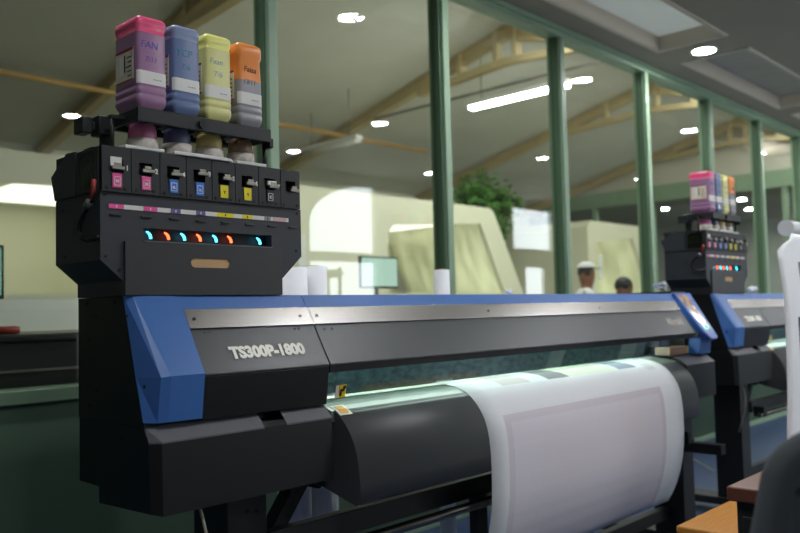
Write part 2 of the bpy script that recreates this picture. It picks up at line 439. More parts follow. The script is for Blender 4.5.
# booth machines
def machine(x0, x1, label, slant=.57, op=2.15, lw=.58):
    z1 = 2.65; t = thing('booth_machine', label, 'machine', ((x0+x1)/2, 5.7, 0), 'cream booth machines in the hall')
    xe = lambda z: x1+(2.6-z)*slant if z < 2.6 else x1-.08*(z-2.6)/.05
    outer = [(x0, 1.42), (xe(1.42), 1.42), (x1, 2.59), (x1-.09, z1), (x0+.1, z1), (x0, z1-.1)]
    op0 = x1-op; xi = lambda z: x1-.33+(2.44-z)*.54
    hole = [(op0, 1.46), (xi(1.46), 1.46), (xi(2.42), 2.42), (op0+.1, 2.30), (op0, 2.2)]
    b = B().use(M['machine']).holed(outer, [hole], 5.0, 5.06)
    b.prism([(x0, z1-.1), (x0+.1, z1), (x1-.09, z1), (x1-.09, z1-.04), (x0+.1, z1-.04), (x0+.04, z1-.1)], 5.06, 6.9, 'Y')
    b.box(x0, x0+.04, 5.06, 6.9, 1.42, z1-.1).box(x0, x1-.05, 6.9, 6.95, 1.42, z1)
    b.prism([(xe(1.42), 1.42), (x1, 2.59), (x1-.09, z1), (x1-.13, z1-.02), (x1-.05, 2.57), (xe(1.42)-.05, 1.42)], 5.06, 6.9, 'Y')
    b.build('housing', None, t)
    B().use(M['machine']).box(x0+.04, x1-.2, 5.06, 6.9, 2.45, 2.48).build('booth_ceiling', None, t)
    B().prism([(xi(1.46)+.02, 1.44), (xi(2.44)+.02, 2.44), (xi(2.44)+.05, 2.44), (xi(1.46)+.05, 1.44)], 5.06, 6.85, 'Y').build('side_window', M['litpanel'], t)
    B().box(x1-.42-lw, x1-.42, 5.15, 6.6, 2.435, 2.449).build('booth_lamp', M['boothlight'], t)
    B().box(x0, xe(1.42), 5.0, 6.95, .12, 1.42, .01).build('bed_cabinet', M['machinew'], t)
    for x in (x0+.2, x1-.1):
        for y in (5.15, 6.8): B().cyl((x, y, 0), (x, y, .125), .05).build('foot', M['black'], t)
    B().box(x0+.3, x0+.42, 4.985, 5.0, 1.7, 2.1, .004).build('door_handle', M['machinew'], t)
    for k, c in enumerate((M['tagblue'], M['warno'], M['machinew'])):
        B().box(op0+.1+.45*k, op0+.45+.45*k, 6.6, 6.88, 1.43, 1.95+.12*(k % 2), .01).build('ink_tank', c, t)
    return t
machine(-1.6, 3.3, 'cream booth machine behind the glass at the left edge of the photo', .3, 4.2, 1.02)
machine(4.35, 8.23, 'large cream booth machine with a glowing slanted side window behind the glass')
machine(10.75, 12.60, 'smaller cream booth machine behind the person in the cap', .57, 1.62)

# equipment bench right behind the glass
t = thing('equipment_bench', 'low black equipment bench behind the glass, left of the front printer', 'bench', (-.6, 1.85, 0))
B().box(-2.4, 1.25, 1.46, 2.3, .12, 1.16, .008).build('cabinet_body', M['deep'], t)
B().box(-2.42, 1.27, 1.44, 2.32, 1.16, 1.19, .006).build('bench_top', M['black'], t)
B().box(-2.4, 1.25, 1.452, 1.46, 1.04, 1.05).build('trim_strip', M['chrome'], t)
for x in (-2.3, 1.15):
    for y in (1.55, 2.2): B().cyl((x, y, 0), (x, y, .125), .04).build('foot', M['black'], t)
def monitor(x0, x1, y, z0, z1, zb, scr, label):
    t = thing('computer_monitor', label, 'monitor', ((x0+x1)/2, y+.06, zb))
    B().use(M['deep']).box(x0, x1, y, y+.03, z0, z1, .005).build('monitor_case', None, t)
    B().box(x0+.014, x1-.014, y-.002, y, z0+.018, z1-.014).build('screen', scr, t)
    xc = (x0+x1)/2
    B().cyl((xc, y+.045, zb+.012), (xc, y+.045, z0+.1), .016).build('stand_neck', M['deep'], t)
    B().box(xc-.1, xc+.1, y-.05, y+.12, zb, zb+.012, .004).build('stand_base', M['deep'], t)
monitor(.03, .485, 2.05, 1.345, 1.595, 1.19, M['screen'], 'black computer monitor with teal screen on the low black bench')
t = thing('control_console', 'pale grey console behind the glass carrying a black framed monitor', 'console', (3.9, 3.1, 0))
B().box(3.5, 4.3, 2.85, 3.4, .1, 1.30, .01).build('console_body', M['machinew'], t)
B().box(3.48, 4.32, 2.83, 3.42, 1.30, 1.33, .006).build('console_top', M['ring'], t)
B().box(3.52, 4.28, 2.88, 3.38, 0, .1).build('plinth', M['black'], t)
B().box(3.6, 4.2, 2.838, 2.85, .3, 1.2, .003).build('console_door', M['machinew'], t)
monitor(3.68, 4.13, 3.0, 1.44, 1.71, 1.33, M['screen2'], 'black framed computer monitor standing on the pale console behind the glass')
tag(B().lathe([(.03, 0), (.045, .003), (.045, .03), (.03, .033)], (.33, 1.6, 1.19), 20).build('tape_roll', M['redplastic']), 'red tape roll on the black bench behind the glass', 'tape')

# indoor tree
def tree():
    X, Y = 9.75, 6.3
    t = thing('indoor_tree', 'leafy green indoor tree beside the slanted end of the large cream booth machine', 'tree', (X, Y, 0))
    B().lathe([(.22, 0), (.26, .05), (.30, .45), (.32, .5), (.27, .5), (.27, .46)], (X, Y, .004)).build('pot', M['pot'], t)
    tr = B().tube([(X, Y, .4), (X-.05, Y-.02, 1.2), (X+.03, Y, 2.0), (X, Y-.05, 2.7), (X-.1, Y, 3.2)], [.07, .06, .055, .045, .02])
    for d in ((.6, -.2, .5), (-.5, .2, .5), (.3, -.3, .7), (.75, .1, .45), (-.3, -.3, .4)):
        tr.tube([(X+.03, Y, 2.0), (X+.03+d[0]*.5, Y+d[1]*.5, 2.3+d[2]*.6), (X+.03+d[0], Y+d[1], 2.6+d[2])], [.035, .025, .01], 8)
    tr.build('trunk', M['bark'], t)
    b = B(); bl = [(X-.05, Y, 3.12, .52, .46), (X-.48, Y-.1, 3.0, .38, .34), (X+.18, Y, 2.75, .42, .36), (X+.35, Y+.1, 3.1, .3, .22), (X+.72, Y, 3.05, .22, .2), (X, Y, 2.45, .4, .3)]
    for cx, cy, cz, R, Rz in bl:
        for k in range(int(900*R)):
            d = Vector((random.gauss(0, 1), random.gauss(0, 1), random.gauss(0, 1))).normalized()*(random.random()**.5)
            p = Vector((cx+d.x*R, cy+d.y*R*.8, cz+d.z*Rz))
            a = Vector((random.gauss(0, 1), random.gauss(0, 1), random.gauss(-.4, .6))).normalized(); w = a.orthogonal().normalized()*.04; L = .14
            b.quad(p, p+a*L*.5+w, p+a*L, p+a*L*.5-w)
    b.build('foliage', M['leaf'], t, norm=False)
tree()

# people in the hall (bodies grown from skinned skeletons)
def skin_mesh(name, verts, edges, rad, m, parent, root=0, sub=2):
    me = bpy.data.meshes.new(name); me.from_pydata(verts, edges, []); o = bpy.data.objects.new(name, me); COL.objects.link(o)
    o.modifiers.new('s', 'SKIN'); 
    for i, rd in enumerate(rad):
        sv = me.skin_vertices[0].data[i]; sv.radius = rd if isinstance(rd, tuple) else (rd, rd); sv.use_root = (i == root)
    s = o.modifiers.new('u', 'SUBSURF'); s.levels = sub; s.render_levels = sub
    bpy.context.view_layer.update()
    nm = bpy.data.meshes.new_from_object(o.evaluated_get(bpy.context.evaluated_depsgraph_get()))
    bpy.data.objects.remove(o); nm.materials.clear(); nm.materials.append(m)
    for p in nm.polygons: p.use_smooth = True
    n = bpy.data.objects.new(name, nm); COL.objects.link(n)
    if parent: n.parent = parent
    return n
def person(x, y, face, H, bow, label, shirt, capm):
    t = thing('person', label, 'person', (x, y, 0)); t.rotation_euler = (0, 0, face)
    k = H/1.75
    V = [(0, 0, .95), (0, -.01, 1.15), (0, 0, 1.38), (0, .02+bow*.2, 1.48), (0, .03+bow*.5, 1.56), (0, .035+bow*.7, 1.65), (0, .03+bow*.7, 1.70),
         (-.17, 0, 1.40), (-.22, .02, 1.14), (-.2, .22, 1.04), (-.17, .32, 1.05), (.17, 0, 1.40), (.22, .02, 1.14), (.2, .22, 1.04), (.17, .32, 1.05),
         (-.09, 0, .88), (-.1, .02, .48), (-.1, -.02, .08), (-.11, .12, .04), (.09, 0, .88), (.1, .02, .48), (.1, -.02, .08), (.11, .12, .04),
         (0, .10+bow*.7, 1.635), (-.075, .03+bow*.7, 1.635), (.075, .03+bow*.7, 1.635)]
    E = [(0, 1), (1, 2), (2, 3), (3, 4), (4, 5), (5, 6), (2, 7), (7, 8), (8, 9), (9, 10), (2, 11), (11, 12), (12, 13), (13, 14), (0, 15), (15, 16), (16, 17), (17, 18), (0, 19), (19, 20), (20, 21), (21, 22), (5, 23), (5, 24), (5, 25)]
    R = [.13, .125, .13, .06, .10, .125, .11, .065, .045, .038, .035, .065, .045, .038, .035, .085, .06, .045, .04, .085, .06, .045, .04, .018, .016, .016]
    skin_mesh('body', [tuple(c*k for c in v) for v in V], E, [q*k for q in R], M['skin'], t)
    hand = lambda s: [((s*.17+dx)*k, (.32+dy)*k, (1.05+dz)*k) for dx, dy, dz in ()]
    for s in (-1, 1):
        for j in range(4):
            bx = s*.17+(-.027+.018*j); L = (.07, .08, .075, .06)[j]
            B().tube([Vector((bx, .33, 1.05))*k, Vector((bx, .36+L*.4, 1.045))*k, Vector((bx, .36+L*.7, 1.015))*k, Vector((bx, .355+L*.6, .99))*k], [.009, .009, .008, .006], 8).build('finger', M['skin'], None).parent = t
        B().tube([Vector((s*.17-s*.03, .32, 1.05))*k, Vector((s*.17-s*.06, .36, 1.04))*k, Vector((s*.17-s*.055, .39, 1.02))*k], [.011, .01, .007], 8).build('thumb', M['skin'], None).parent = t
    SV = [V[0], V[1], V[2], (V[3][0], V[3][1], 1.45), V[7], V[8], (-.215, .09, 1.1), V[11], V[12], (.215, .09, 1.1), (0, 0, .86)]
    SE = [(0, 1), (1, 2), (2, 3), (2, 4), (4, 5), (5, 6), (2, 7), (7, 8), (8, 9), (0, 10)]
    skin_mesh('shirt', [tuple(c*k for c in v) for v in SV], SE, [q*k for q in (.15, .145, .15, .075, .085, .065, .055, .085, .065, .055, .14)], shirt, t)
    TV = [(0, 0, .93), V[15], V[16], (-.1, -.02, .07), V[19], V[20], (.1, -.02, .07)]
    skin_mesh('trousers', [tuple(c*k for c in v) for v in TV], [(0, 1), (1, 2), (2, 3), (0, 4), (4, 5), (5, 6)], [q*k for q in (.145, .1, .078, .065, .1, .078, .065)], M['trousers'], t)
    hy = (.03+bow*.7)*k
    def blob(name, m, c, r, z0, cut=None):
        bb = B(); bmesh.ops.create_uvsphere(bb.bm, u_segments=20, v_segments=14, radius=1)
        bb.bm.verts.ensure_lookup_table()
        dead = [v for v in bb.bm.verts if v.co.z < z0 or (cut is not None and v.co.y > cut and v.co.z < -.02)]
        bmesh.ops.delete(bb.bm, geom=dead, context='VERTS')
        for v in bb.bm.verts: v.co = Vector((c[0]+v.co.x*r[0], c[1]+v.co.y*r[1], c[2]+v.co.z*r[2]))
        for fc in bb.bm.faces: fc.smooth = True
        o = bb.build(name, m, None, norm=False); o.parent = t; return o
    blob('hair', M['hair'], (0, hy-.008*k, 1.665*k), (.094*k, .104*k, .106*k), -.55, .35)
    for s in (-1, 1):
        e = B(); bmesh.ops.create_uvsphere(e.bm, u_segments=10, v_segments=8, radius=.012*k); bmesh.ops.translate(e.bm, verts=e.bm.verts[:], vec=(s*.033*k, hy+.082*k, 1.655*k)); e.build('eye', M['hair'], None).parent = t
    mb = B().box(-.025*k, .025*k, hy+.07*k, hy+.088*k, 1.592*k, 1.600*k, .003); mb.build('mouth', M['hosered'], None).parent = t
    if capm:
        blob('cap', capm, (0, hy-.005*k, 1.70*k), (.108*k, .122*k, .092*k), .05)
        pv = [((.075*math.sin(a))*k, hy+(.09+.10*math.cos(a))*k) for a in [-PI/2+PI*i/10 for i in range(11)]]
        B().prism(pv, 1.700*k, 1.708*k, 'Z').build('cap_brim', M['hair'], None).parent = t
    for s in (-1, 1):
        B().box((s*.105-.045)*k, (s*.105+.045)*k, -.08*k, .17*k, 0, .07*k, .02, 3).build('shoe', M['hair'], None).parent = t
def reloc():
    # children built as free meshes carry their own location already (local to the person)
    pass
person(7.64, 3.25, -2.42, 1.74, 0., 'person in a pale cap and white shirt standing behind the glass, facing the side', M['shirtw'], M['cap'])
person(6.49, 2.2, -PI*.75, 1.52, .08, 'dark haired bareheaded person behind the glass, head low above the printer', M['shirtd'], None)

# ================================================================== PRINTER
def screw(parent, p, ax='Y', r=.004):
    d = {'Y': (0, -.002, 0), 'X': (-.002, 0, 0)}[ax] if isinstance(ax, str) else ax
    return B().cyl(p, Vector(p)+Vector(d), r, n=10).build('screw', M['screw'], parent)
def slope(z):   # front face Y of the covers at height z
    if z >= 1.10: return -.0-.12*(1.30-z)/.20
    return -.12+.02*(1.10-z)/.11
SN = Vector((0, -.20, .12)).normalized()      # outward normal of the sloped covers

PR = thing('wide_format_printer', 'front wide-format printer in black and blue with a white printed sheet over its roller', 'printer', (1.6, .05, 0))
# black lower housing with the thumb notch in its ledge
low = [(-.087, .985), (-.12, .95), (-.124, .779), (.15, .777), (.15, .818), (.258, .82), (.258, .985)]
notch = [(-.045, .985), (-.05, .96), (-.105, .963), (-.12, .95), (-.124, .779), (.15, .777), (.15, .818), (.258, .82), (.258, .985)]
lb = B()
chf = [(-.075, .985), (-.098, .95), (-.104, .785), (.15, .777), (.15, .818), (.258, .82), (.258, .985)]
lb.hull([(0, y, z) for y, z in chf], [(.022, y, z) for y, z in low])
lb.prism(low, .022, .32).prism(notch, .32, .395).prism(low, .395, .555)
LH = lb.build('lower_housing', M['black'], PR)
# ledge along its upper front edge, top light painted in as paler grey
le = B()
nn = (.034*.0, )
def ledge_seg(x0, x1): le.prism([(-.0865, .9862), (-.1205, .9512), (-.1205, .947), (-.0865, .980)], x0, x1)
ledge_seg(.022, .32); ledge_seg(.395, .555)
le.hull([(0.0, -.0745, .9862), (0.0, -.0985, .9512), (0.0, -.0985, .947), (0.0, -.0745, .98)], [(.022, -.0865, .9862), (.022, -.1205, .9512), (.022, -.1205, .947), (.022, -.0865, .98)])
tag(le.build('toplit_ledge', M['ledge'], LH), 'front ledge with top light painted in grey', None)
# black end housing behind the blue corner
eh = B().prism([(.012, 1.30), (-.05, 1.096), (-.084, .986), (.258, .986), (.258, 1.2995), (.02, 1.2995)], -.002, .145)
EH = eh.build('end_housing', M['black'], PR)
for y, z in ((.06, 1.285), (.21, 1.285), (.16, 1.25), (.2, 1.19), (.16, 1.06), (.2, 1.02), (.03, .95)): screw(EH, (-.002, y, z), 'X', .005)
# blue corner panel
L0 = [(-.004, .011, 1.3), (.013, -.002, 1.3), (.040, -.004, 1.3), (.14, -.004, 1.3), (.14, .02, 1.3), (-.004, .014, 1.3)]
L1 = [(-.004, -.048, 1.102), (.023, -.117, 1.102), (.047, -.123, 1.104), (.14, -.123, 1.104), (.14, -.02, 1.104), (-.004, -.045, 1.104)]
L2 = [(-.004, -.082, .996), (.021, -.103, .994), (.045, -.108, .994), (.14, -.108, .993), (.14, -.02, .993), (-.004, -.079, .996)]
bp = B(); bp.hull(L0, L1); bp.hull(L1, L2)
BP = bp.build('corner_panel', M['blue'], PR); tag(BP, 'blue corner panel', None)
screw(BP, (-.004, -.01, 1.25), 'X', .003); screw(BP, (.006, -.07, 1.08), 'X', .005)
# blue top strip + brushed steel strip, in the short and the long run
def strip(name, m, x0, x1, za, zb, out, parent=PR, bev=.001):
    ya, yb = slope(za), slope(zb); n = SN*out; d = SN*-.012
    return B().prism([(ya+n.y, za+n.z), (yb+n.y, zb+n.z), (yb+d.y, zb+d.z), (ya+d.y, za+d.z)], x0, x1, 'X', bev).build(name, m, parent)
for x0, x1 in ((.1415, .5505), (.5525, 3.02)):
    t_ = strip('blue_top_strip', M['blue'], x0, x1, 1.30, 1.262, .0); tag(t_, 'blue top strip', None)
for x0, x1 in ((.1415, .5515), (.5535, 2.985)):
    s_ = strip('steel_strip', M['steel'], x0, x1, 1.262, 1.212, .0035); tag(s_, 'brushed steel strip', None)
    for xs in ((x0+.02, x0+.37) if x0 < .3 else (x0+.02, 1.4, 2.2)):
        p = Vector((xs, slope(1.236), 1.236))+SN*.0035; B().cyl(p, p+SN*.002, .0045, n=10).build('screw', M['screw'], s_)
# top deck behind the strips
B().box(.1405, 3.02, .0, .258, 1.262, 1.299, .002).build('top_deck', M['blue'], PR)
# lettered front cover
FCp = [(slope(1.211), 1.211), (slope(1.10), 1.10), (-.1185, 1.095), (-.02, 1.095), (-.02, 1.21)]
FC = B().prism(FCp, .1425, .552, 'X', .0025).build('front_cover', M['darkcover'], PR)
B().prism([(-.1185, 1.0947), (-.103, .987), (-.02, .987), (-.02, 1.0947)], .1425, .552, 'X', .0015).build('shaded_lower_face', M['black'], FC)  # same cover below the crease, its shade painted in black
u_ = Vector((0, -.12, -.20)).normalized()*-1     # up along the slope
bas = Matrix(((1, 0, 0, 0), (0, u_.y, SN.y, 0), (0, u_.z, SN.z, 0), (0, 0, 0, 1)))
def onslope(x, z, out=.0): 
    p = Vector((x, slope(z), z))+SN*out; m = bas.copy(); m.translation = p; return m
lt = B().use(M['letterback']).text('TS300P-1800', .0455, onslope(.2355, 1.1345, .0006), .0004, .0052, 0, 1.0).use(M['lettering']).text('TS300P-1800', .0455, onslope(.2355, 1.1345, .0012), .0006, .0024, 0, 1.0)
tag(lt.build('lettering', None, FC), 'silver lettering TS300P-1800', None)
for xs, zs in ((.477, 1.203), (.492, 1.203), (.18, 1.203), (.195, 1.203)):
    p = Vector((xs, slope(zs), zs)); B().cyl(p, p+SN*.0015, .0042, n=12).build('screw', M['charcoal'] if xs < .3 else M['screw'], FC)
for xs in (.40,):
    pass
# long front cover and its lip, the lip's shade painted in black
LC = B().prism([(slope(1.211), 1.211), (slope(1.10), 1.10), (-.1195, 1.097), (-.03, 1.10), (-.03, 1.205)], .555, 2.985, 'X', .002).build('long_cover', M['darkcover'], PR)
B().prism([(-.1193, 1.0967), (-.117, 1.076), (-.09, 1.0765), (-.03, 1.09), (-.03, 1.0997)], .555, 2.985).build('shaded_lip', M['black'], LC)
for xs in (.585, .615): 
    p = Vector((xs, slope(1.198), 1.198)); B().cyl(p, p+SN*.0015, .0045, n=12).build('screw', M['screw'], LC)
lg = B().text('Mimaki', .058, onslope(2.76, 1.145, .0006), .0004, .0012)
tag(lg.build('maker_lettering', M['chrome'], LC), 'small grey maker lettering', None)
# gantry behind
B().box(.586, 3.03, .10, .258, .99, 1.262).build('rear_beam', M['black'], PR)
RB = B().use(M['rail']).box(.586, 3.03, .075, .10, .992, 1.12).build('carriage_rail', None, PR)
B().cyl((.586, .062, 1.085), (3.03, .062, 1.085), .006, n=12).build('guide_rod', M['black'], RB)
B().box(.588, 2.86, .015, .0745, .9825, .9845).build('lit_platen_strip', M['white'], RB)  # LED light on the back of the platen, painted as a white strip
B().box(.60, 3.0, .02, .05, 1.104, 1.112).build('led_strip', M['ledstrip'], PR)
# clear front window under the lip, with its warning label
WP = B().prism([(-.112, 1.078), (-.095, .998), (-.092, .998), (-.109, 1.078)], .588, 2.72).build('front_window', M['clearpane'], PR)
wl = B().use(M['warn']).prism([(-.1045, 1.036), (-.0965, .999), (-.0975, .999), (-.1055, 1.036)], .602, .628)
wl.use(M['warnk']).prism([(-.1056, 1.034), (-.1036, 1.024), (-.1046, 1.024), (-.1066, 1.034)], .615, .626).prism([(-.103, 1.021), (-.099, 1.004), (-.1, 1.004), (-.104, 1.021)], .604, .612).prism([(-.1035, 1.024), (-.102, 1.017), (-.103, 1.017), (-.1045, 1.024)], .606, .622)
B().prism([(-.1045, 1.036), (-.0965, .999), (-.0972, .999), (-.1052, 1.036)], .5885, .6005).build('bracket_plate', M['labelcream'], WP)
tag(wl.build('warning_label', None, WP), 'yellow pinch warning label', None)
# platen and dark apron
cr = [(-.035, .9775), (-.06, .9705), (-.083, .9615), (-.106, .946), (-.127, .926), (-.146, .902), (-.161, .876), (-.172, .846), (-.179, .812), (-.184, .76), (-.185, .71)]
B().prism([(.10, .978), (.05, .982), (-.034, .978), (-.06, .9707), (-.0828, .9617), (-.0828, .93), (.10, .93)], .586, 2.86).build('platen', M['platen'], PR)
AP = B().prism(cr[2:]+[(-.165, .70), (.006, .745), (.03, .929), (-.083, .929)], .60, 2.86, 'X', 0, set(range(0, len(cr)-3))).build('apron', M['apron'], PR)
tag(AP, 'dark curved paper apron', None)
al = B().use(M['labelcream'])
al.prism([(-.058, .9717), (-.083, .9620), (-.1035, .9486), (-.1042, .9494), (-.0835, .9629), (-.0583, .9725)], .603, .652).use(M['warno']).prism([(-.064, .9706), (-.083, .9632), (-.098, .9534), (-.0986, .9542), (-.0834, .964), (-.0642, .9714)], .614, .642)
tag(al.build('caution_label', None, AP), 'cream and orange caution label', None)
B().box(.1425, .553, .02, .25, .986, 1.20).build('side_wall', M['deep'], PR)
# right end: ledge housing, blue block, control panel, end housing
RH = B().prism([(-.03, .99), (-.087, .975), (-.125, .945), (-.125, .775), (.15, .777), (.15, .818), (.258, .82), (.258, .985)], 2.865, 3.20).build('lower_housing', M['black'], PR)
B().prism([(-.03, .992), (-.087, .977), (-.1255, .947), (-.1255, .943), (-.03, .986)], 2.865, 3.20).build('toplit_ledge', M['ledge'], RH)  # top light painted into this ledge too, as paler grey
REH = B().prism([(.012, 1.298), (-.04, 1.14), (-.05, .992), (.258, .986), (.258, 1.31), (.02, 1.31)], 3.032, 3.20).build('end_housing', M['black'], PR)
for y, z in ((.1, 1.25), (.2, 1.1)): screw(REH, (3.20, y, z), (.002, 0, 0), .005)
B().prism([(-.06, 1.075), (-.122, 1.07), (-.112, .99), (-.05, .99)], 3.05, 3.185, 'X', .003).build('corner_block', M['blue'], PR)
cp = B()
o0 = [(2.99, 1.296), (3.185, 1.296), (3.19, 1.07), (3.175, 1.058), (3.09, 1.058), (3.045, 1.10)]
cp.hull([tuple(Vector((x, slope(z) if z > 1.1 else slope(1.10)-(1.10-z)*.6, z))+SN*.016) for x, z in o0], [tuple(Vector((x, slope(z) if z > 1.1 else slope(1.10)-(1.10-z)*.6, z))+SN*-.015) for x, z in o0], .006)
CP = cp.build('control_panel', M['blue2'], PR); tag(CP, 'blue control panel', None)
def scr():
    m = bpy.data.materials.new('panel_display'); m.use_nodes = True; nt = m.node_tree; bs = nt.nodes['Principled BSDF']
    bs.inputs['Roughness'].default_value = .15
    tc = nt.nodes.new('ShaderNodeTexCoord'); n = nt.nodes.new('ShaderNodeTexVoronoi'); n.inputs['Scale'].default_value = 38
    r = nt.nodes.new('ShaderNodeValToRGB'); r.color_ramp.interpolation = 'CONSTANT'
    cs = [(0, (176,164,130)), (.3, (190,156,130)), (.5, (160,118,118)), (.7, (124,138,122)), (.85, (204,190,164))]
    while len(r.color_ramp.elements) < len(cs): r.color_ramp.elements.new(.5)
    for e, (p, c) in zip(r.color_ramp.elements, cs): e.position = p; e.color = (*lin(c), 1)
    nt.links.new(tc.outputs['Object'], n.inputs['Vector']); nt.links.new(n.outputs['Color'], r.inputs['Fac'])
    nt.links.new(r.outputs['Color'], bs.inputs['Base Color']); nt.links.new(r.outputs['Color'], bs.inputs['Emission Color']); bs.inputs['Emission Strength'].default_value = .12
    return m
sp = [(3.012, 1.274), (3.026, 1.284), (3.11, 1.284), (3.124, 1.272), (3.166, 1.112), (3.154, 1.098), (3.096, 1.098), (3.082, 1.112)]
dsp = B(); dsp.hull([tuple(Vector((x, slope(z), z))+SN*.0175) for x, z in sp], [tuple(Vector((x, slope(z), z))+SN*.014) for x, z in sp])
DS = dsp.build('display', scr(), CP)
p = Vector((3.115, slope(1.115), 1.115))+SN*.0176; B().cyl(p, p+SN*.003, .012, n=14).build('status_light', emat('status_green', (60,235,190), 1.6), CP)
SB = B().box(2.83, 3.045, -.06, .02, .994, 1.032, .003).build('side_tray', M['peach'], PR)
st = B().use(M['tagyellow']).box(3.02, 3.033, -.0615, -.06, 1.0, 1.03).use(M['tagblue']).box(3.033, 3.045, -.0615, -.06, 1.0, 1.03)
st.build('colour_tag', None, SB)
B().box(2.84, 2.98, .0, .06, 1.033, 1.085, .004).build('capping_unit', M['charcoal'], PR)
# stand
for x0, x1 in ((.262, .392), (2.98, 3.11)):
    LG = B().box(x0, x1, -.03, .13, .09, .779, .004).build('leg', M['blackrough'], PR)
    B().box(x0-.01, x1+.01, -.42, .46, .045, .09, .004).build('foot_bar', M['blackrough'], LG)
    for y in (-.36, .40): B().cyl((x0+.03, y, .024), (x1-.03, y, .024), .024).build('caster', M['deep'], LG)
    screw(LG, ((x0+x1)/2, -.03, .72), 'Y', .006); screw(LG, ((x0+x1)/2+.03, -.03, .715), 'Y', .005)
B().prism([(.395, .60), (.425, .57), (.565, .745), (.565, .779), (.535, .779)], .0, .05, 'Y').build('brace', M['blackrough'], PR)
B().prism([(2.975, .60), (2.945, .57), (2.805, .745), (2.805, .779), (2.835, .779)], .0, .05, 'Y').build('brace', M['blackrough'], PR)
for xs in (.47, .555): B().cyl((xs, -.06, .762), (xs, .0, .762), .018).build('bolt_boss', M['deep'], PR)
CB = B().box(.392, 2.98, -.045, -.005, .585, .652, .003).build('cross_bar', M['blackrough'], PR)
TR = B().cyl((.40, -.085, .573), (2.97, -.085, .573), .016, n=18).build('take_up_rod', M['steelrod'], PR)
for xs in (1.28, 2.2): B().box(xs-.03, xs+.03, -.08, -.045, .45, .60, .003).build('rod_bracket', M['blackrough'], PR)
for xs in (.44, 2.9): B().box(xs-.02, xs+.02, -.11, -.045, .56, .62, .003).build('rod_bracket', M['blackrough'], PR)
B().box(.392, 2.98, .05, .09, .16, .22, .003).build('lower_bar', M['blackrough'], PR)
B().box(3.0, 3.06, -.22, -.03, .50, .55, .003).build('roller_arm', M['blackrough'], PR)
# mains cord hanging below the housing
B().tube([(.14, -.09, .78), (.145, -.1, .74), (.155, -.1, .70), (.16, -.09, .62), (.17, -.05, .5)], .004, 8).build('cord', M['cord'], PR)

# ================================================================== INK TOWER
def text_y(b, s, size, x, y, z, offset=0., align='CENTER', shear=0., rotz=0.):
    m = Matrix.Translation((x, y, z)) @ Matrix.Rotation(rotz, 4, 'Z') @ Matrix.Rotation(PI/2, 4, 'X')
    return b.text(s, size, m, .0003, offset, shear, 1., align)
IT = thing('ink_tower', 'black ink supply tower on the left end of the front printer', 'ink unit', (.243, .12, 1.30))
win = [(.046, 1.436), (.446, 1.436), (.446, 1.470), (.046, 1.470)]
oct_ = [(-.01, 1.3005), (-.01, 1.336), (-.068, 1.386), (-.068, 1.552), (.555, 1.552), (.555, 1.413), (.48, 1.345), (.48, 1.3005)]
HS = B().use(M['tower']).holed(oct_, [win], 0, .03).prism(oct_, .03, .245, 'Y').build('housing', None, IT)
for x, z in ((-.055, 1.395), (-.02, 1.362), (.54, 1.54), (-.055, 1.545), (.535, 1.43)): screw(HS, (x, 0, z), 'Y', .004)
for y, z in ((.19, 1.405), (.03, 1.41), (.2, 1.525)): screw(HS, (-.068, y, z), 'X', .005)
for i in range(4):
    for j in range(4): B().cyl((-.068, .10+.012*i, 1.462+.010*j), (-.0685, .10+.012*i, 1.462+.010*j), .0032, n=8).build('vent_hole', M['deep'], HS)
DP = B().use(M['charcoal']).holed([(-.008, 1.3005), (.476, 1.3005), (.476, 1.433), (-.008, 1.433)], [slot2(.176, .298, 1.3725, 1.3975)], -.008, -.0005).build('drawer_panel', None, IT)
B().prism(slot2(.172, .302, 1.369, 1.401), -.005, -.0006, 'Y').build('card_insert', M['tan'], DP)
B().box(.046, .446, -.0035, .0, 1.4345, 1.4375).build('window_edge', M['ledge'], IT)
B().box(.046, .446, .027, .0299, 1.436, 1.470).build('window_back', M['deep'], IT)
for k, (x, c) in enumerate(((.066, 'cyan'), (.117, 'red'), (.164, 'cyan'), (.212, 'red'), (.262, 'cyan'), (.31, 'red'), (.408, 'cyan'))):
    pts = [(x-.008+.014*math.sin(a), .012, 1.4455+.016*math.cos(a)) for a in [.15+1.5*i/8 for i in range(9)]]
    B().tube(pts, [.0022+.0014*min(i, 4)/4 for i in range(9)], 8).build('status_light', M[c], IT)
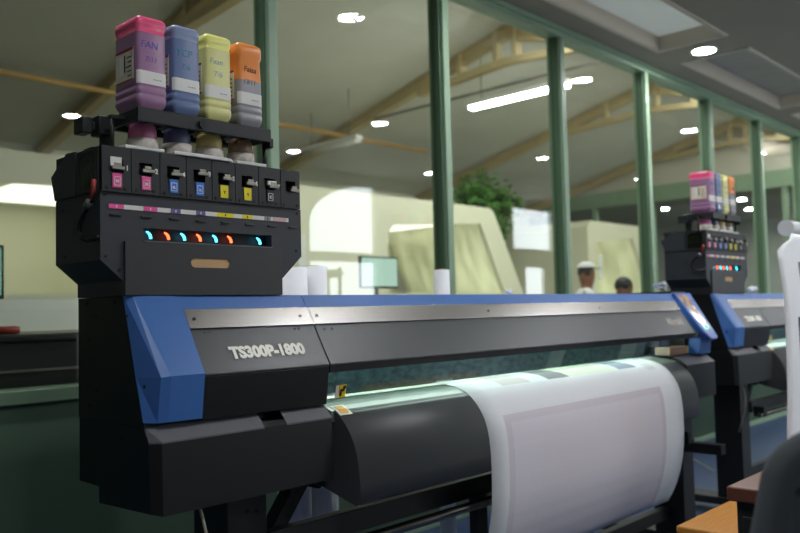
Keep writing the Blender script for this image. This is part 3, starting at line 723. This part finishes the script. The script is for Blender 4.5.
# label strip, segment by segment
LS = B().use(M['tagwhite']).box(-.047, .507, -.002, -.0003, 1.512, 1.5235).build('label_strip', None, IT)
for x0, x1, c in ((-.047, -.008, 'tagpink'), (.045, .083, 'tagpink'), (.122, .15, 'tagpurple'), (.197, .225, 'tagpurple'), (.262, .315, 'tagyellow'), (.345, .378, 'tagyellow'), (.42, .442, 'taggrey'), (.452, .498, 'tagrose')):
    s_ = B().use(M[c]).box(x0, x1, -.0028, -.002, 1.512, 1.5235)
    s_.use(M['tagwhite'] if c in ('tagpink', 'tagpurple') else M['tagdark']).box((x0+x1)/2-.0016, (x0+x1)/2+.0016, -.0032, -.0028, 1.5145, 1.521) if c != 'tagrose' else None
    s_.build('colour_segment', None, LS)
SX = [-.068, .009, .0877, .165, .243, .318, .397, .4755, .5475]
for k in range(8):
    a, c = SX[k]+.0012, SX[k+1]-.0012; xc = (a+c)/2
    open_ = [(xc-.018, 1.600), (xc+.018, 1.600), (xc+.018, 1.632), (xc-.018, 1.632)]
    sb = B().use(M['blackrough']).holed([(a, 1.5525), (c, 1.5525), (c, 1.664), (a, 1.664)], [open_], -.008, .02).box(a, c, .02, .244, 1.5525, 1.664)
    SM = sb.build('slot_module', None, IT)
    B().box(a-.0012, a, -.006, .24, 1.5525, 1.662).build('slot_divider', M['deep'], SM)
    dx = (.0, .004, .006, .008, .009, .010, .010, .012)[k]
    zc = (1.612, 1.612, 1.6125, 1.622, 1.617, 1.611, 1.610, 1.606)[k]
    cl = B().use(M['chrome']).box(xc-.016+dx, xc+.018+dx, -.016, -.007, zc-.005, zc+.004, .0015).box(xc-.008+dx, xc+.010+dx, -.012, .01, zc+.004, zc+.012)
    if k in (0, 6): cl.use(M['tagwhite']).box(xc-.017+dx, xc+.012+dx, -.011, -.004, zc+.004, zc+.026 if k == 0 else zc+.016)
    cl.build('latch_clip', None, SM)
    tint = ('tagpink', 'tagpink', 'tagblue', 'tagblue', 'tagyellow', 'tagyellow', 'tagdark', None)[k]
    if tint:
        cd = B().use(M[tint]).box(xc-.012, xc+.013, -.011, -.0085, 1.563, 1.598, .001)
        kk = M['tagwhite'] if k in (2, 3, 6) else (M['tagyellow'] if k > 3 else M['tagrose'])
        ik = M['tagwhite'] if k in (0, 1, 2, 3, 6) else M['tagdark']
        x0, x1, z0, z1 = xc-.008, xc+.009, 1.568, 1.590
        cd.use(ik)
        for q in ((x0, x1, z0, z0+.0016), (x0, x1, z1-.0016, z1), (x0, x0+.0016, z0, z1), (x1-.0016, x1, z0, z1)): 
            if k not in (4, 5): cd.box(q[0], q[1], -.0115, -.011, q[2], q[3])
        text_y(cd, ('M', 'M', 'BL', 'BL', 'Y', 'Y', 'K')[k], .012 if k not in (2, 3) else .009, xc+.0005, -.0115, 1.5745, .0004)
        cd.build('ink_chip_card', None, SM)
        nm = B(); text_y(nm, ('1', '2', '4', '3', '5', '6', '7')[k], .017, xc+.028+dx*.4, -.0086, zc-.004, .0006)
        nm.build('slot_number', M['tagwhite'], SM)
    for s in (-1, 1): B().cyl((xc+s*.024, -.0105, 1.562), (xc+s*.024, -.008, 1.562), .0045, n=12).build('knob', M['deep'], SM)
    B().box(xc-.014+dx, xc+.014+dx, -.006, 0, 1.4945, 1.4995, .001).build('strip_clip', M['charcoal'], IT)
# left side of the tower: smoked window with tubing, hinged flap, hose
side = [(.001, 1.5535), (.001, 1.660), (.03, 1.664), (.07, 1.663), (.112, 1.650), (.112, 1.5535)]
SW = B().use(M['blackrough']).holed(side, [[(.012, 1.563), (.012, 1.650), (.04, 1.655), (.07, 1.652), (.10, 1.642), (.10, 1.563)]], -.074, -.0695, 'X').build('side_frame', None, IT)
B().prism([(.012, 1.563), (.012, 1.650), (.04, 1.655), (.07, 1.652), (.10, 1.642), (.10, 1.563)], -.073, -.0715).build('smoked_window', M['smoked'], SW)
tb = B()
for q in range(4): tb.tube([(-.0695, .02+.02*q, 1.565), (-.0695, .025+.02*q, 1.60), (-.0693, .05+.012*q, 1.63-.006*q), (-.0695, .09, 1.60-.008*q)], .0015, 6)
tb.build('ink_tubing', M['tubes'], SW)
B().prism([(.118, 1.666), (.172, 1.668), (.262, 1.618), (.240, 1.553), (.118, 1.553)], -.0735, -.0695, 'X', .001).build('side_flap', M['tower'], IT)
hz = [(-.0755, .006, 1.575), (-.078, .008, 1.548), (-.080, .022, 1.525), (-.082, .055, 1.503), (-.082, .078, 1.482), (-.082, .083, 1.46), (-.082, .068, 1.442), (-.080, .04, 1.434), (-.075, .012, 1.437), (-.068, .004, 1.445)]
HO = B().tube(hz, .0055, 10).build('hose', M['hose'], IT)
B().tube([(-.080, .004, 1.58), (-.082, .008, 1.552), (-.083, .018, 1.532)], .0058, 8).build('red_sleeve', M['hosered'], HO)
B().cyl((-.083, .022, 1.528), (-.084, .036, 1.516), .010).build('hose_clip', M['chrome'], HO)
# bottle shelf above the slots
BX = [(.032, .1185), (.133, .219), (.2335, .320), (.3385, .425)]
BY = (.000, .124)
TY = B().use(M['blackrough'])
TY.box(.0225, .437, -.018, -.004, 1.735, 1.772, .002).box(.0225, .437, .128, .142, 1.738, 1.768).box(.0225, .030, -.004, .128, 1.738, 1.768)
for (a, c) in zip(BX, BX[1:]): TY.box(a[1]+.002, c[0]-.002, -.004, .128, 1.742, 1.766)
TY.box(BX[3][1]+.002, .437, -.004, .128, 1.738, 1.766)
for a, c in BX: TY.box(a-.001, c+.001, -.004, .012, 1.757, 1.765).box(a-.001, c+.001, .112, .128, 1.757, 1.765)
SH = TY.build('bottle_shelf', None, IT)
B().cyl((.207, -.026, 1.752), (.207, -.018, 1.752), .011, n=18).build('shelf_knob', M['deep'], SH)
B().box(-.055, .0225, .122, .147, 1.728, 1.75, .003).build('shelf_bracket', M['blackrough'], IT)
B().box(-.06, -.03, .11, .16, 1.716, 1.758, .004).build('bracket_knob', M['blackrough'], IT)
B().box(-.02, .02, .10, .15, 1.715, 1.765, .004).build('bracket_block', M['blackrough'], IT)
B().box(.0, .018, .11, .14, 1.664, 1.735).build('shelf_post', M['blackrough'], IT)
B().box(.405, .44, .11, .14, 1.664, 1.738).build('shelf_post', M['blackrough'], IT)
B().cyl((-.005, .06, 1.664), (-.005, .06, 1.755), .005, n=10).build('shelf_post', M['blackrough'], IT)
B().cyl((.44, .02, 1.664), (.44, .02, 1.735), .006, n=10).build('shelf_post', M['blackrough'], IT)
B().box(-.012, .0225, .05, .07, 1.75, 1.758).build('shelf_bracket', M['blackrough'], IT)
B().box(.437, .452, -.01, .03, 1.722, 1.75, .003).build('shelf_bracket', M['blackrough'], IT)

for pl in ([(-.005, -.006), (.10, -.012), (.103, .07), (-.003, .075)], [(.128, -.012), (.19, -.016), (.30, -.014), (.318, .0), (.318, .07), (.13, .07)], [(.325, -.006), (.428, -.006), (.428, .06), (.325, .06)]):
    B().prism(pl, 1.6645, 1.6735, 'Z', .002).build('drip_tray', M['white'], IT)
INK = [('magenta', (238,92,134), (158,118,152), (190,108,148)), ('blue', (130,144,176), (104,122,162), (92,98,132)), ('yellow', (238,236,134), (222,220,146), (212,192,124)), ('orange', (250,152,72), (150,148,152), (156,130,106))]
for k, (a, c) in enumerate(BX):
    xc = (a+c)/2; yc = .055
    cu = B().lathe([(.033, .0), (.036, .004), (.036, .05), (.033, .066), (.030, .068)], (xc, yc, 1.6745), 26).build('adapter_cup', mat('cup_'+INK[k][0], INK[k][3], .25, coat=.3), IT)
    B().lathe([(.0375, .0), (.0395, .002), (.0395, .026), (.0375, .028)], (xc, yc, 1.6765), 26).build('collar', mat('collar_grime', (196,188,180), .6, var=.2, vscale=60), cu)

# ------------------------------------------------------------------ ink bottles
def rounded(x0, x1, y0, y1, r, n=4):
    return arc(x1-r, y0+r, r, -PI/2, 0, n)+arc(x1-r, y1-r, r, 0, PI/2, n)+arc(x0+r, y1-r, r, PI/2, PI, n)+arc(x0+r, y0+r, r, PI, 3*PI/2, n)
def bottle(k, label):
    a, c = BX[k]; y0, y1 = BY; nm, shell, ink, cup = INK[k]
    ms, mi = bottle_mat(nm, shell, ink)
    t = thing('ink_bottle', label, 'bottle', ((a+c)/2, (y0+y1)/2, 1.76), 'upturned ink bottles on the front tower')
    xc, yc = (a+c)/2, (y0+y1)/2
    lev = {0: 1.972, 1: 1.978, 2: 1.975, 3: 1.908}[k]
    Z = [(1.745, -.022), (1.760, -.020), (1.776, -.010), (1.790, -.002), (1.797, 0), (1.809, 0), (1.812, -.0025), (1.815, 0), (1.829, 0), (1.832, -.0025), (1.835, 0), (1.850, -.0015), (lev-.0005, -.0015), (lev+.0005, -.0015), (1.968, -.004) if lev < 1.96 else (lev+.003, -.004), (1.990 if lev > 1.96 else 1.978, 0), (2.001, 0), (2.009, -.002), (2.014, -.008), (2.0155, -.014)]
    Z.sort()
    b = B().use(ms).use(mi); rings = []
    for z, d in Z:
        rings.append((z, [b.bm.verts.new((x, y, z)) for x, y in rounded(a-d, c+d, y0-d, y1+d, max(.004, .013+d*.6))]))
    for (za, A), (zb, C) in zip(rings, rings[1:]):
        b.mi = 1 if zb <= lev else 0
        for i in range(len(A)): b._f((A[i], A[(i+1) % len(A)], C[(i+1) % len(A)], C[i]), True)
    b.mi = 1; b._f(rings[0][1][::-1]); b.mi = 0; b._f(rings[-1][1])
    bd = b.build('bottle_body', None, t)
    # white band label low on the front, lapping the left corner
    bl = B().use(M['tagwhite']); z0, z1 = 1.838, 1.872
    def wrapped(bb, path, z0, z1, off):
        pts = [bb.bm.verts.new((x, y, z)) for x, y in path for z in (z0, z1)]
        for i in range(len(path)-1): bb._f((pts[2*i], pts[2*i+2], pts[2*i+3], pts[2*i+1]))
    e = .0012
    ro = rounded(a+.0015-e, c-.0015+e, y0+.0015-e, y1-.0015+e, .0125)
    n4 = len(ro)//4
    path = [ro[-4], ro[-3], ro[-2], ro[-1]]+ro[0:3]
    ri = rounded(a+.0015, c-.0015, y0+.0015, y1-.0015, .0122)
    pi_ = [ri[-4], ri[-3], ri[-2], ri[-1]]+ri[0:3]
    ring = path+pi_[::-1]
    bl.prism(ring, z0, z1, 'Z')
    bl.use(M['taggrey'])
    for q in range(4): bl.box(xc+.002+.006*q, xc+.006+.006*q, y0-.0005+.0003, y0+.0004, 1.851, 1.8535)
    bl.build('band_label', None, t)
    # printed side label on the left face
    sl_ = B().use(M['labelcream']).box(a+.0005, a+.0014, y0+.022, y1-.012, 1.850, 1.935)
    red = mat('label_red', (150,40,44), .5) if 'label_red' not in bpy.data.materials else bpy.data.materials['label_red']
    sl_.use(red).box(a+.0001, a+.0005, y0+.022, y1-.012, 1.929, 1.935).box(a+.0001, a+.0005, y0+.022, y1-.012, 1.850, 1.854)
    sl_.use(M['tagdark'])
    for q in range(5):
        sl_.box(a+.0001, a+.0005, y0+.03, y0+.05+.004*(q % 3), 1.862+.012*q, 1.865+.012*q)
    sl_.box(a+.0001, a+.0005, y0+.062, y0+.068, 1.875, 1.92); sl_.use(M['tagwhite']).box(a+.0002, a+.0005, y0+.072, y0+.092, 1.87, 1.92)
    sl_.build('side_label', None, t)
    hw = B(); ink_c = ((84,70,170), (30,120,140), (130,170,160), (30,26,24))[k]
    l1, l2 = (('FAN', '7/11'), ('YCP', '7/6'), ('Fxan', '7/6'), ('Faisa', '13/11'))[k]
    s1, s2 = ((.030, .022), (.031, .026), (.026, .026), (.026, .022))[k]
    text_y(hw, l1, s1*.86, xc-.009 if k < 3 else xc-.002, y0+.0010, 1.932, 0., 'CENTER', .12); text_y(hw, l2, s2*.86, xc-.004, y0+.0010, 1.897, 0., 'CENTER', .15)
    hw.build('handwriting', mat('marker_'+nm, ink_c, .6), t)
    B().cyl((xc, yc, 1.7435), (xc, yc, 1.7455), .028).build('bottle_neck', mi, t)
    return t
LB = ['magenta topped ink bottle standing upside down, first on the front tower shelf', 'slate blue ink bottle standing upside down on the front tower shelf', 'pale yellow ink bottle standing upside down on the front tower shelf', 'orange topped ink bottle half full of grey ink on the front tower shelf']
BOT = [bottle(k, LB[k]) for k in range(4)]

# ------------------------------------------------------------------ second printer, same model, further along
OFF = (3.62, .045, 0)
snapshot()
dup(PR, None, OFF, 'second wide-format printer in black and blue behind the right end of the front one')
dup(IT, None, OFF, 'black ink supply tower on the second printer further back')
L2 = ['magenta ink bottle upside down on the further ink tower', 'blue ink bottle upside down on the further ink tower', 'yellow ink bottle upside down on the further ink tower', 'orange ink bottle upside down on the further ink tower']
for b_, l in zip(BOT, L2): dup(b_, None, OFF, l, 'upturned ink bottles on the further tower')

# ------------------------------------------------------------------ printed sheet over the front printer
path = [(.07, .9862), (.05, .9862), (.014, .9858), (-.005, .9825), (-.034, .980)]+[(y-.0022, z+.0015) for y, z in cr[1:]]+[(-.187, .66), (-.184, .60), (-.176, .54), (-.163, .48), (-.143, .42), (-.118, .365), (-.094, .325)]
cum = [0.]
for p, q in zip(path, path[1:]): cum.append(cum[-1]+math.hypot(q[0]-p[0], q[1]-p[1]))
def at(s):
    for i in range(len(path)-1):
        if s <= cum[i+1]+1e-9:
            t = (s-cum[i])/(cum[i+1]-cum[i]); return (path[i][0]+t*(path[i+1][0]-path[i][0]), path[i][1]+t*(path[i+1][1]-path[i][1]))
    return path[-1]
X0, X1 = 1.20, 2.67
s_arc = cum[10]          # where the big print starts, on the front curve
xs = sorted(set([X0, 1.30, 1.335, 2.455, 2.49, X1, 1.42, 1.60, 1.72, 1.87, 2.26, 2.28, 2.44, 2.50, 2.58]+[X0+(X1-X0)*i/10 for i in range(11)]))
s_b0, s_b1 = .005, cum[5]+.02
ss = sorted(set([0, s_b0, s_b1, s_arc, s_arc+.03, cum[-1]]+[c+0 for c in cum[1:-1]]+[cum[-1]*i/26 for i in range(27)]))
sh = B(); 
for m_ in ('paper', 'lav', 'lavb', 'pinkb', 'greyb', 'yelb', 'blub', 'faint'): sh.use(M[m_])
G = [[sh.bm.verts.new((x, at(s)[0], at(s)[1])) for x in xs] for s in ss]
def pick(x, s):
    if s > s_arc and 1.30 < x < 2.49:
        if s > s_arc+.03 and 1.335 < x < 2.455: return 1
        return 2
    if s_b0 < s < s_b1:
        for x0, x1, i in ((1.42, 1.60, 3), (1.72, 1.87, 4), (1.87, 2.26, 5), (2.28, 2.44, 6)):
            if x0 < x < x1: return i
    if s_b1-.03 < s < s_b1+.03 and 2.50 < x < 2.58: return 7
    return 0
for i in range(len(ss)-1):
    for j in range(len(xs)-1):
        sh.mi = pick((xs[j]+xs[j+1])/2, (ss[i]+ss[i+1])/2); sh._f((G[i][j], G[i][j+1], G[i+1][j+1], G[i+1][j]), True)
so = sh.build('printed_sheet'); 
md = so.modifiers.new('thickness', 'SOLIDIFY'); md.thickness = .0004; md.offset = 0
tag(so, 'white sheet with a pale lavender printed panel draped over the front printer roller', 'paper')

# ------------------------------------------------------------------ paper rolls behind, crumpled paper
def roll(x, y, h, r, label, lean=0., top=0.):
    t = thing('paper_roll', label, 'paper roll', (x, y, 0), 'white paper rolls stood on end behind the front printer')
    b = B(); n = 32; out = []
    pr = [(r, 0.), (r, h), (r*.35, h), (r*.35, h-.05)]
    b.lathe([(r*.35, 0), (r, 0), (r, h), (r*.4, h-.002)], (x, y, 0), n); b.build('wound_paper', M['paper'], t)
    B().lathe([(r*.4, 0), (r*.4, h+.004), (r*.33, h+.004), (r*.33, h-.05)], (x, y, 0), n).build('core_tube', M['tan'], t)
    return t
roll(.935, .52, 1.415, .062, 'white paper roll stood on end directly beside the ink tower, behind the printer')
roll(1.055, .54, 1.425, .058, 'white paper roll stood on end, second from the ink tower, behind the printer')
roll(1.80, .52, 1.425, .036, 'white paper roll stood on end in front of the green post behind the printer')
roll(1.16, .62, .95, .06, 'short white paper roll stood on end, seen under the front printer')
def crumple(x, y, z, s, label, seed, flat=.55):
    rnd = random.Random(seed); b = B(); bmesh.ops.create_icosphere(b.bm, subdivisions=3, radius=1)
    dirs = [Vector((rnd.gauss(0, 1), rnd.gauss(0, 1), rnd.gauss(0, 1))).normalized() for _ in range(14)]
    for v in b.bm.verts:
        k = min(1.15-max(0, v.co.dot(d)-.35)*1.25 for d in dirs)*rnd.uniform(.9, 1.1)
        v.co = Vector((x+v.co.x*k*s, y+v.co.y*k*s*.7, z+flat*s+max(-flat*s*.98, v.co.z*k*s*flat)))
    return tag(b.build('crumpled_paper', M['paper']), label, 'paper')
crumple(3.09, .09, 1.2995, .075, 'crumpled white paper lying on the far end of the front printer', 3)
crumple(1.86, .20, 1.299, .035, 'small crumpled white paper on top of the front printer beside a white roll', 5)
crumple(4.55, .17, 1.299, .06, 'crumpled white paper on the second printer beside its ink tower', 9)
tag(B().tube([(4.66, 1.26, .75), (4.66, 1.2, .45), (4.80, .9, .2), (4.98, .65, .008)], .006, 8).build('loose_cord', M['cord']), 'thin pale cord trailing down the green wall to the blue floor', 'cord')

# ------------------------------------------------------------------ hanging banner by the second printer
t = thing('banner_stand', 'tall stand holding a hanging printed banner at the right edge of the photo', 'stand', (3.35, -.62, 0))
B().box(3.5, 3.9, -.8, -.44, 0, .03, .004).build('base_plate', M['blackrough'], t)
B().cyl((3.7, -.62, .03), (3.7, -.62, 1.63), .016).build('pole', M['blackrough'], t)
B().cyl((3.665, -.62, 1.575), (3.74, -.62, 1.575), .014).build('cross_rod', M['blackrough'], t)
bn = thing('hanging_banner', 'white banner with a dark purple panel hanging at the right edge of the photo', 'banner', (3.2, -.62, 1.56))
B().cyl((2.85, -.62, 1.575), (3.66, -.62, 1.575), .036, n=24).build('wound_end', M['paper'], bn)
bs = B().use(M['paper']).use(M['purple']).use(M['bgrey']).use(M['byel'])
zs = [1.545, 1.515, 1.49, 1.46, 1.42, 1.30, 1.175, 1.0, .85, .72, .6, .5]
def edge(z): return {1.545: 2.80, 1.515: 2.77, 1.49: 2.68, 1.46: 2.61, 1.42: 2.615, 1.3: 2.65}.get(z, 2.665 if z > .8 else 2.65)
cols = [.0, .06, .13, .2, .3, .45, .62, .8]
rows = []
for z in zs: rows.append([bs.bm.verts.new((edge(z)+cx*(3.62-edge(z))/.8, -.658+.012*math.sin(cx*9+z*3)*(1.55-z), z)) for cx in cols])
for i in range(len(zs)-1):
    for j in range(len(cols)-1):
        zc = (zs[i]+zs[i+1])/2; bs.mi = 1 if (zc < 1.175 and zc > .55 and j >= 2 and j < 6) else (2 if (1.42 > zc > 1.2 and j in (3, 5)) else (3 if (zc > 1.5 and j == 3) else 0))
        bs._f((rows[i][j], rows[i][j+1], rows[i+1][j+1], rows[i+1][j]), True)
bo = bs.build('banner_cloth', None, bn, norm=False); md = bo.modifiers.new('thickness', 'SOLIDIFY'); md.thickness = .001; md.offset = 0

# ------------------------------------------------------------------ furniture in the front corner
t = thing('low_bench', 'low wooden bench with a yellow grained top in front of the printer', 'bench', (2.08, -.79, 0))
B().box(1.66, 2.5, -.98, -.605, .475, .50, .006).build('bench_top', M['woody'], t)
for x in (1.70, 2.45):
    for y in (-.94, -.645): B().box(x-.025, x+.025, y-.025, y+.025, 0, .475, .003).build('leg', M['darkwood'], t)
B().box(1.69, 2.47, -.95, -.635, .42, .475).build('under_rail', M['woodr'], t)
t = thing('side_cabinet', 'dark cabinet with a reddish wooden top between the chair and the printers', 'cabinet', (1.22, -1.24, 0))
B().box(1.02, 1.45, -1.46, -1.065, .05, .765, .003).build('cabinet_body', M['darkwood'], t)
B().box(1.005, 1.465, -1.475, -1.048, .765, .80, .004).build('cabinet_top', M['woodr'], t)
B().box(1.03, 1.44, -1.45, -1.075, 0, .05).build('plinth', M['deep'], t)
dr = B().box(1.015, 1.02, -1.44, -1.08, .12, .73, .002).build('door', M['darkwood'], t)
B().cyl((1.007, -1.40, .5), (1.015, -1.40, .5), .012).build('knob', M['chrome'], dr)
tag(B().prism([(1.045, -1.155), (1.10, -1.12), (1.14, -1.19), (1.06, -1.23)], .8005, .8025, 'Z').build('paper_slip', M['paper']), 'small white paper slip on the reddish cabinet top', 'paper')
# office chair seen from behind
t = thing('office_chair', 'dark grey fabric office chair with a rounded back at the front corner of the photo', 'chair', (.51, -1.39, 0))
bk_ = B()
ctr = Vector((.362, -1.662, .575)); ax = Vector((.70, -.714, 0)).normalized(); nn_ = Vector((-.714, -.70, 0)).normalized()
outl = [(x-(.2*(.5-z) if x < 0 else -.1*(.5-z)), z) for x, z in rounded(-.24, .24, 0, .50, .085, 12)]
rg = []
for dpt, k_ in ((0., .90), (.006, .955), (.018, .99), (.035, 1.), (.052, .99), (.064, .955), (.07, .90)):
    rg.append([bk_.bm.verts.new(tuple(ctr+ax*(x*k_)+Vector((0, 0, 1))*(.25+(z-.25)*(1-(1-k_)*.9))+nn_*(.085-dpt-.09*z-.10*(x/.25)**2))) for x, z in outl])
for a_, b_ in zip(rg, rg[1:]):
    for q in range(len(a_)): bk_._f((a_[q], a_[(q+1) % len(a_)], b_[(q+1) % len(a_)], b_[q]), True)
bk_._f(rg[0][::-1]); bk_._f(rg[-1])
bk_.build('backrest', M['fabric'], t)
sc_ = ctr-nn_*.30
B().box(sc_.x-.23, sc_.x+.23, sc_.y-.23, sc_.y+.23, .43, .50, .03, 3).build('seat', M['fabric'], t)
B().tube([tuple(ctr-nn_*.035+Vector((0, 0, .12))), tuple(ctr-nn_*.03+Vector((0, 0, -.1))), tuple(sc_+Vector((0, 0, -.16)))], .02).build('back_bracket', M['deep'], t)
B().cyl((sc_.x, sc_.y, .08), (sc_.x, sc_.y, .43), .028).build('gas_column', M['deep'], t)
for i in range(5):
    a_ = 2*PI*i/5+.3; e_ = (sc_.x+.28*math.cos(a_), sc_.y+.28*math.sin(a_))
    lg_ = B().tube([(sc_.x, sc_.y, .10), (e_[0], e_[1], .065)], [.025, .016]).build('base_spoke', M['deep'], t)
    B().cyl((e_[0], e_[1]-.015, .028), (e_[0], e_[1]+.015, .028), .028).build('caster', M['deep'], lg_)
# blue drum at the left edge
t = thing('blue_drum', 'blue plastic drum just showing at the left edge of the photo', 'drum', (-.52, .19, 0))
B().lathe([(.17, 0), (.18, .02), (.18, .3), (.187, .31), (.18, .32), (.18, .62), (.187, .63), (.18, .64), (.18, .93), (.16, .96)], (-.52, .19, 0), 36).build('drum_body', M['plasticblue'], t)
B().lathe([(.05, .96), (.05, .98)], (-.575, .19, 0), 16).build('drum_cap', M['white'], t)

# ------------------------------------------------------------------ render look
w = bpy.data.worlds.new('world'); scn.world = w; w.use_nodes = True
w.node_tree.nodes['Background'].inputs[0].default_value = (.6, .7, .8, 1); w.node_tree.nodes['Background'].inputs[1].default_value = .3
scn.view_settings.view_transform = 'Standard'; scn.view_settings.look = 'None'; scn.view_settings.gamma = 1; scn.view_settings.use_curve_mapping = False
scn.view_settings.exposure = 1.2
scn.cycles.use_denoising = True
scn.cycles.max_bounces = 8; scn.cycles.transparent_max_bounces = 16; scn.cycles.sample_clamp_indirect = 6
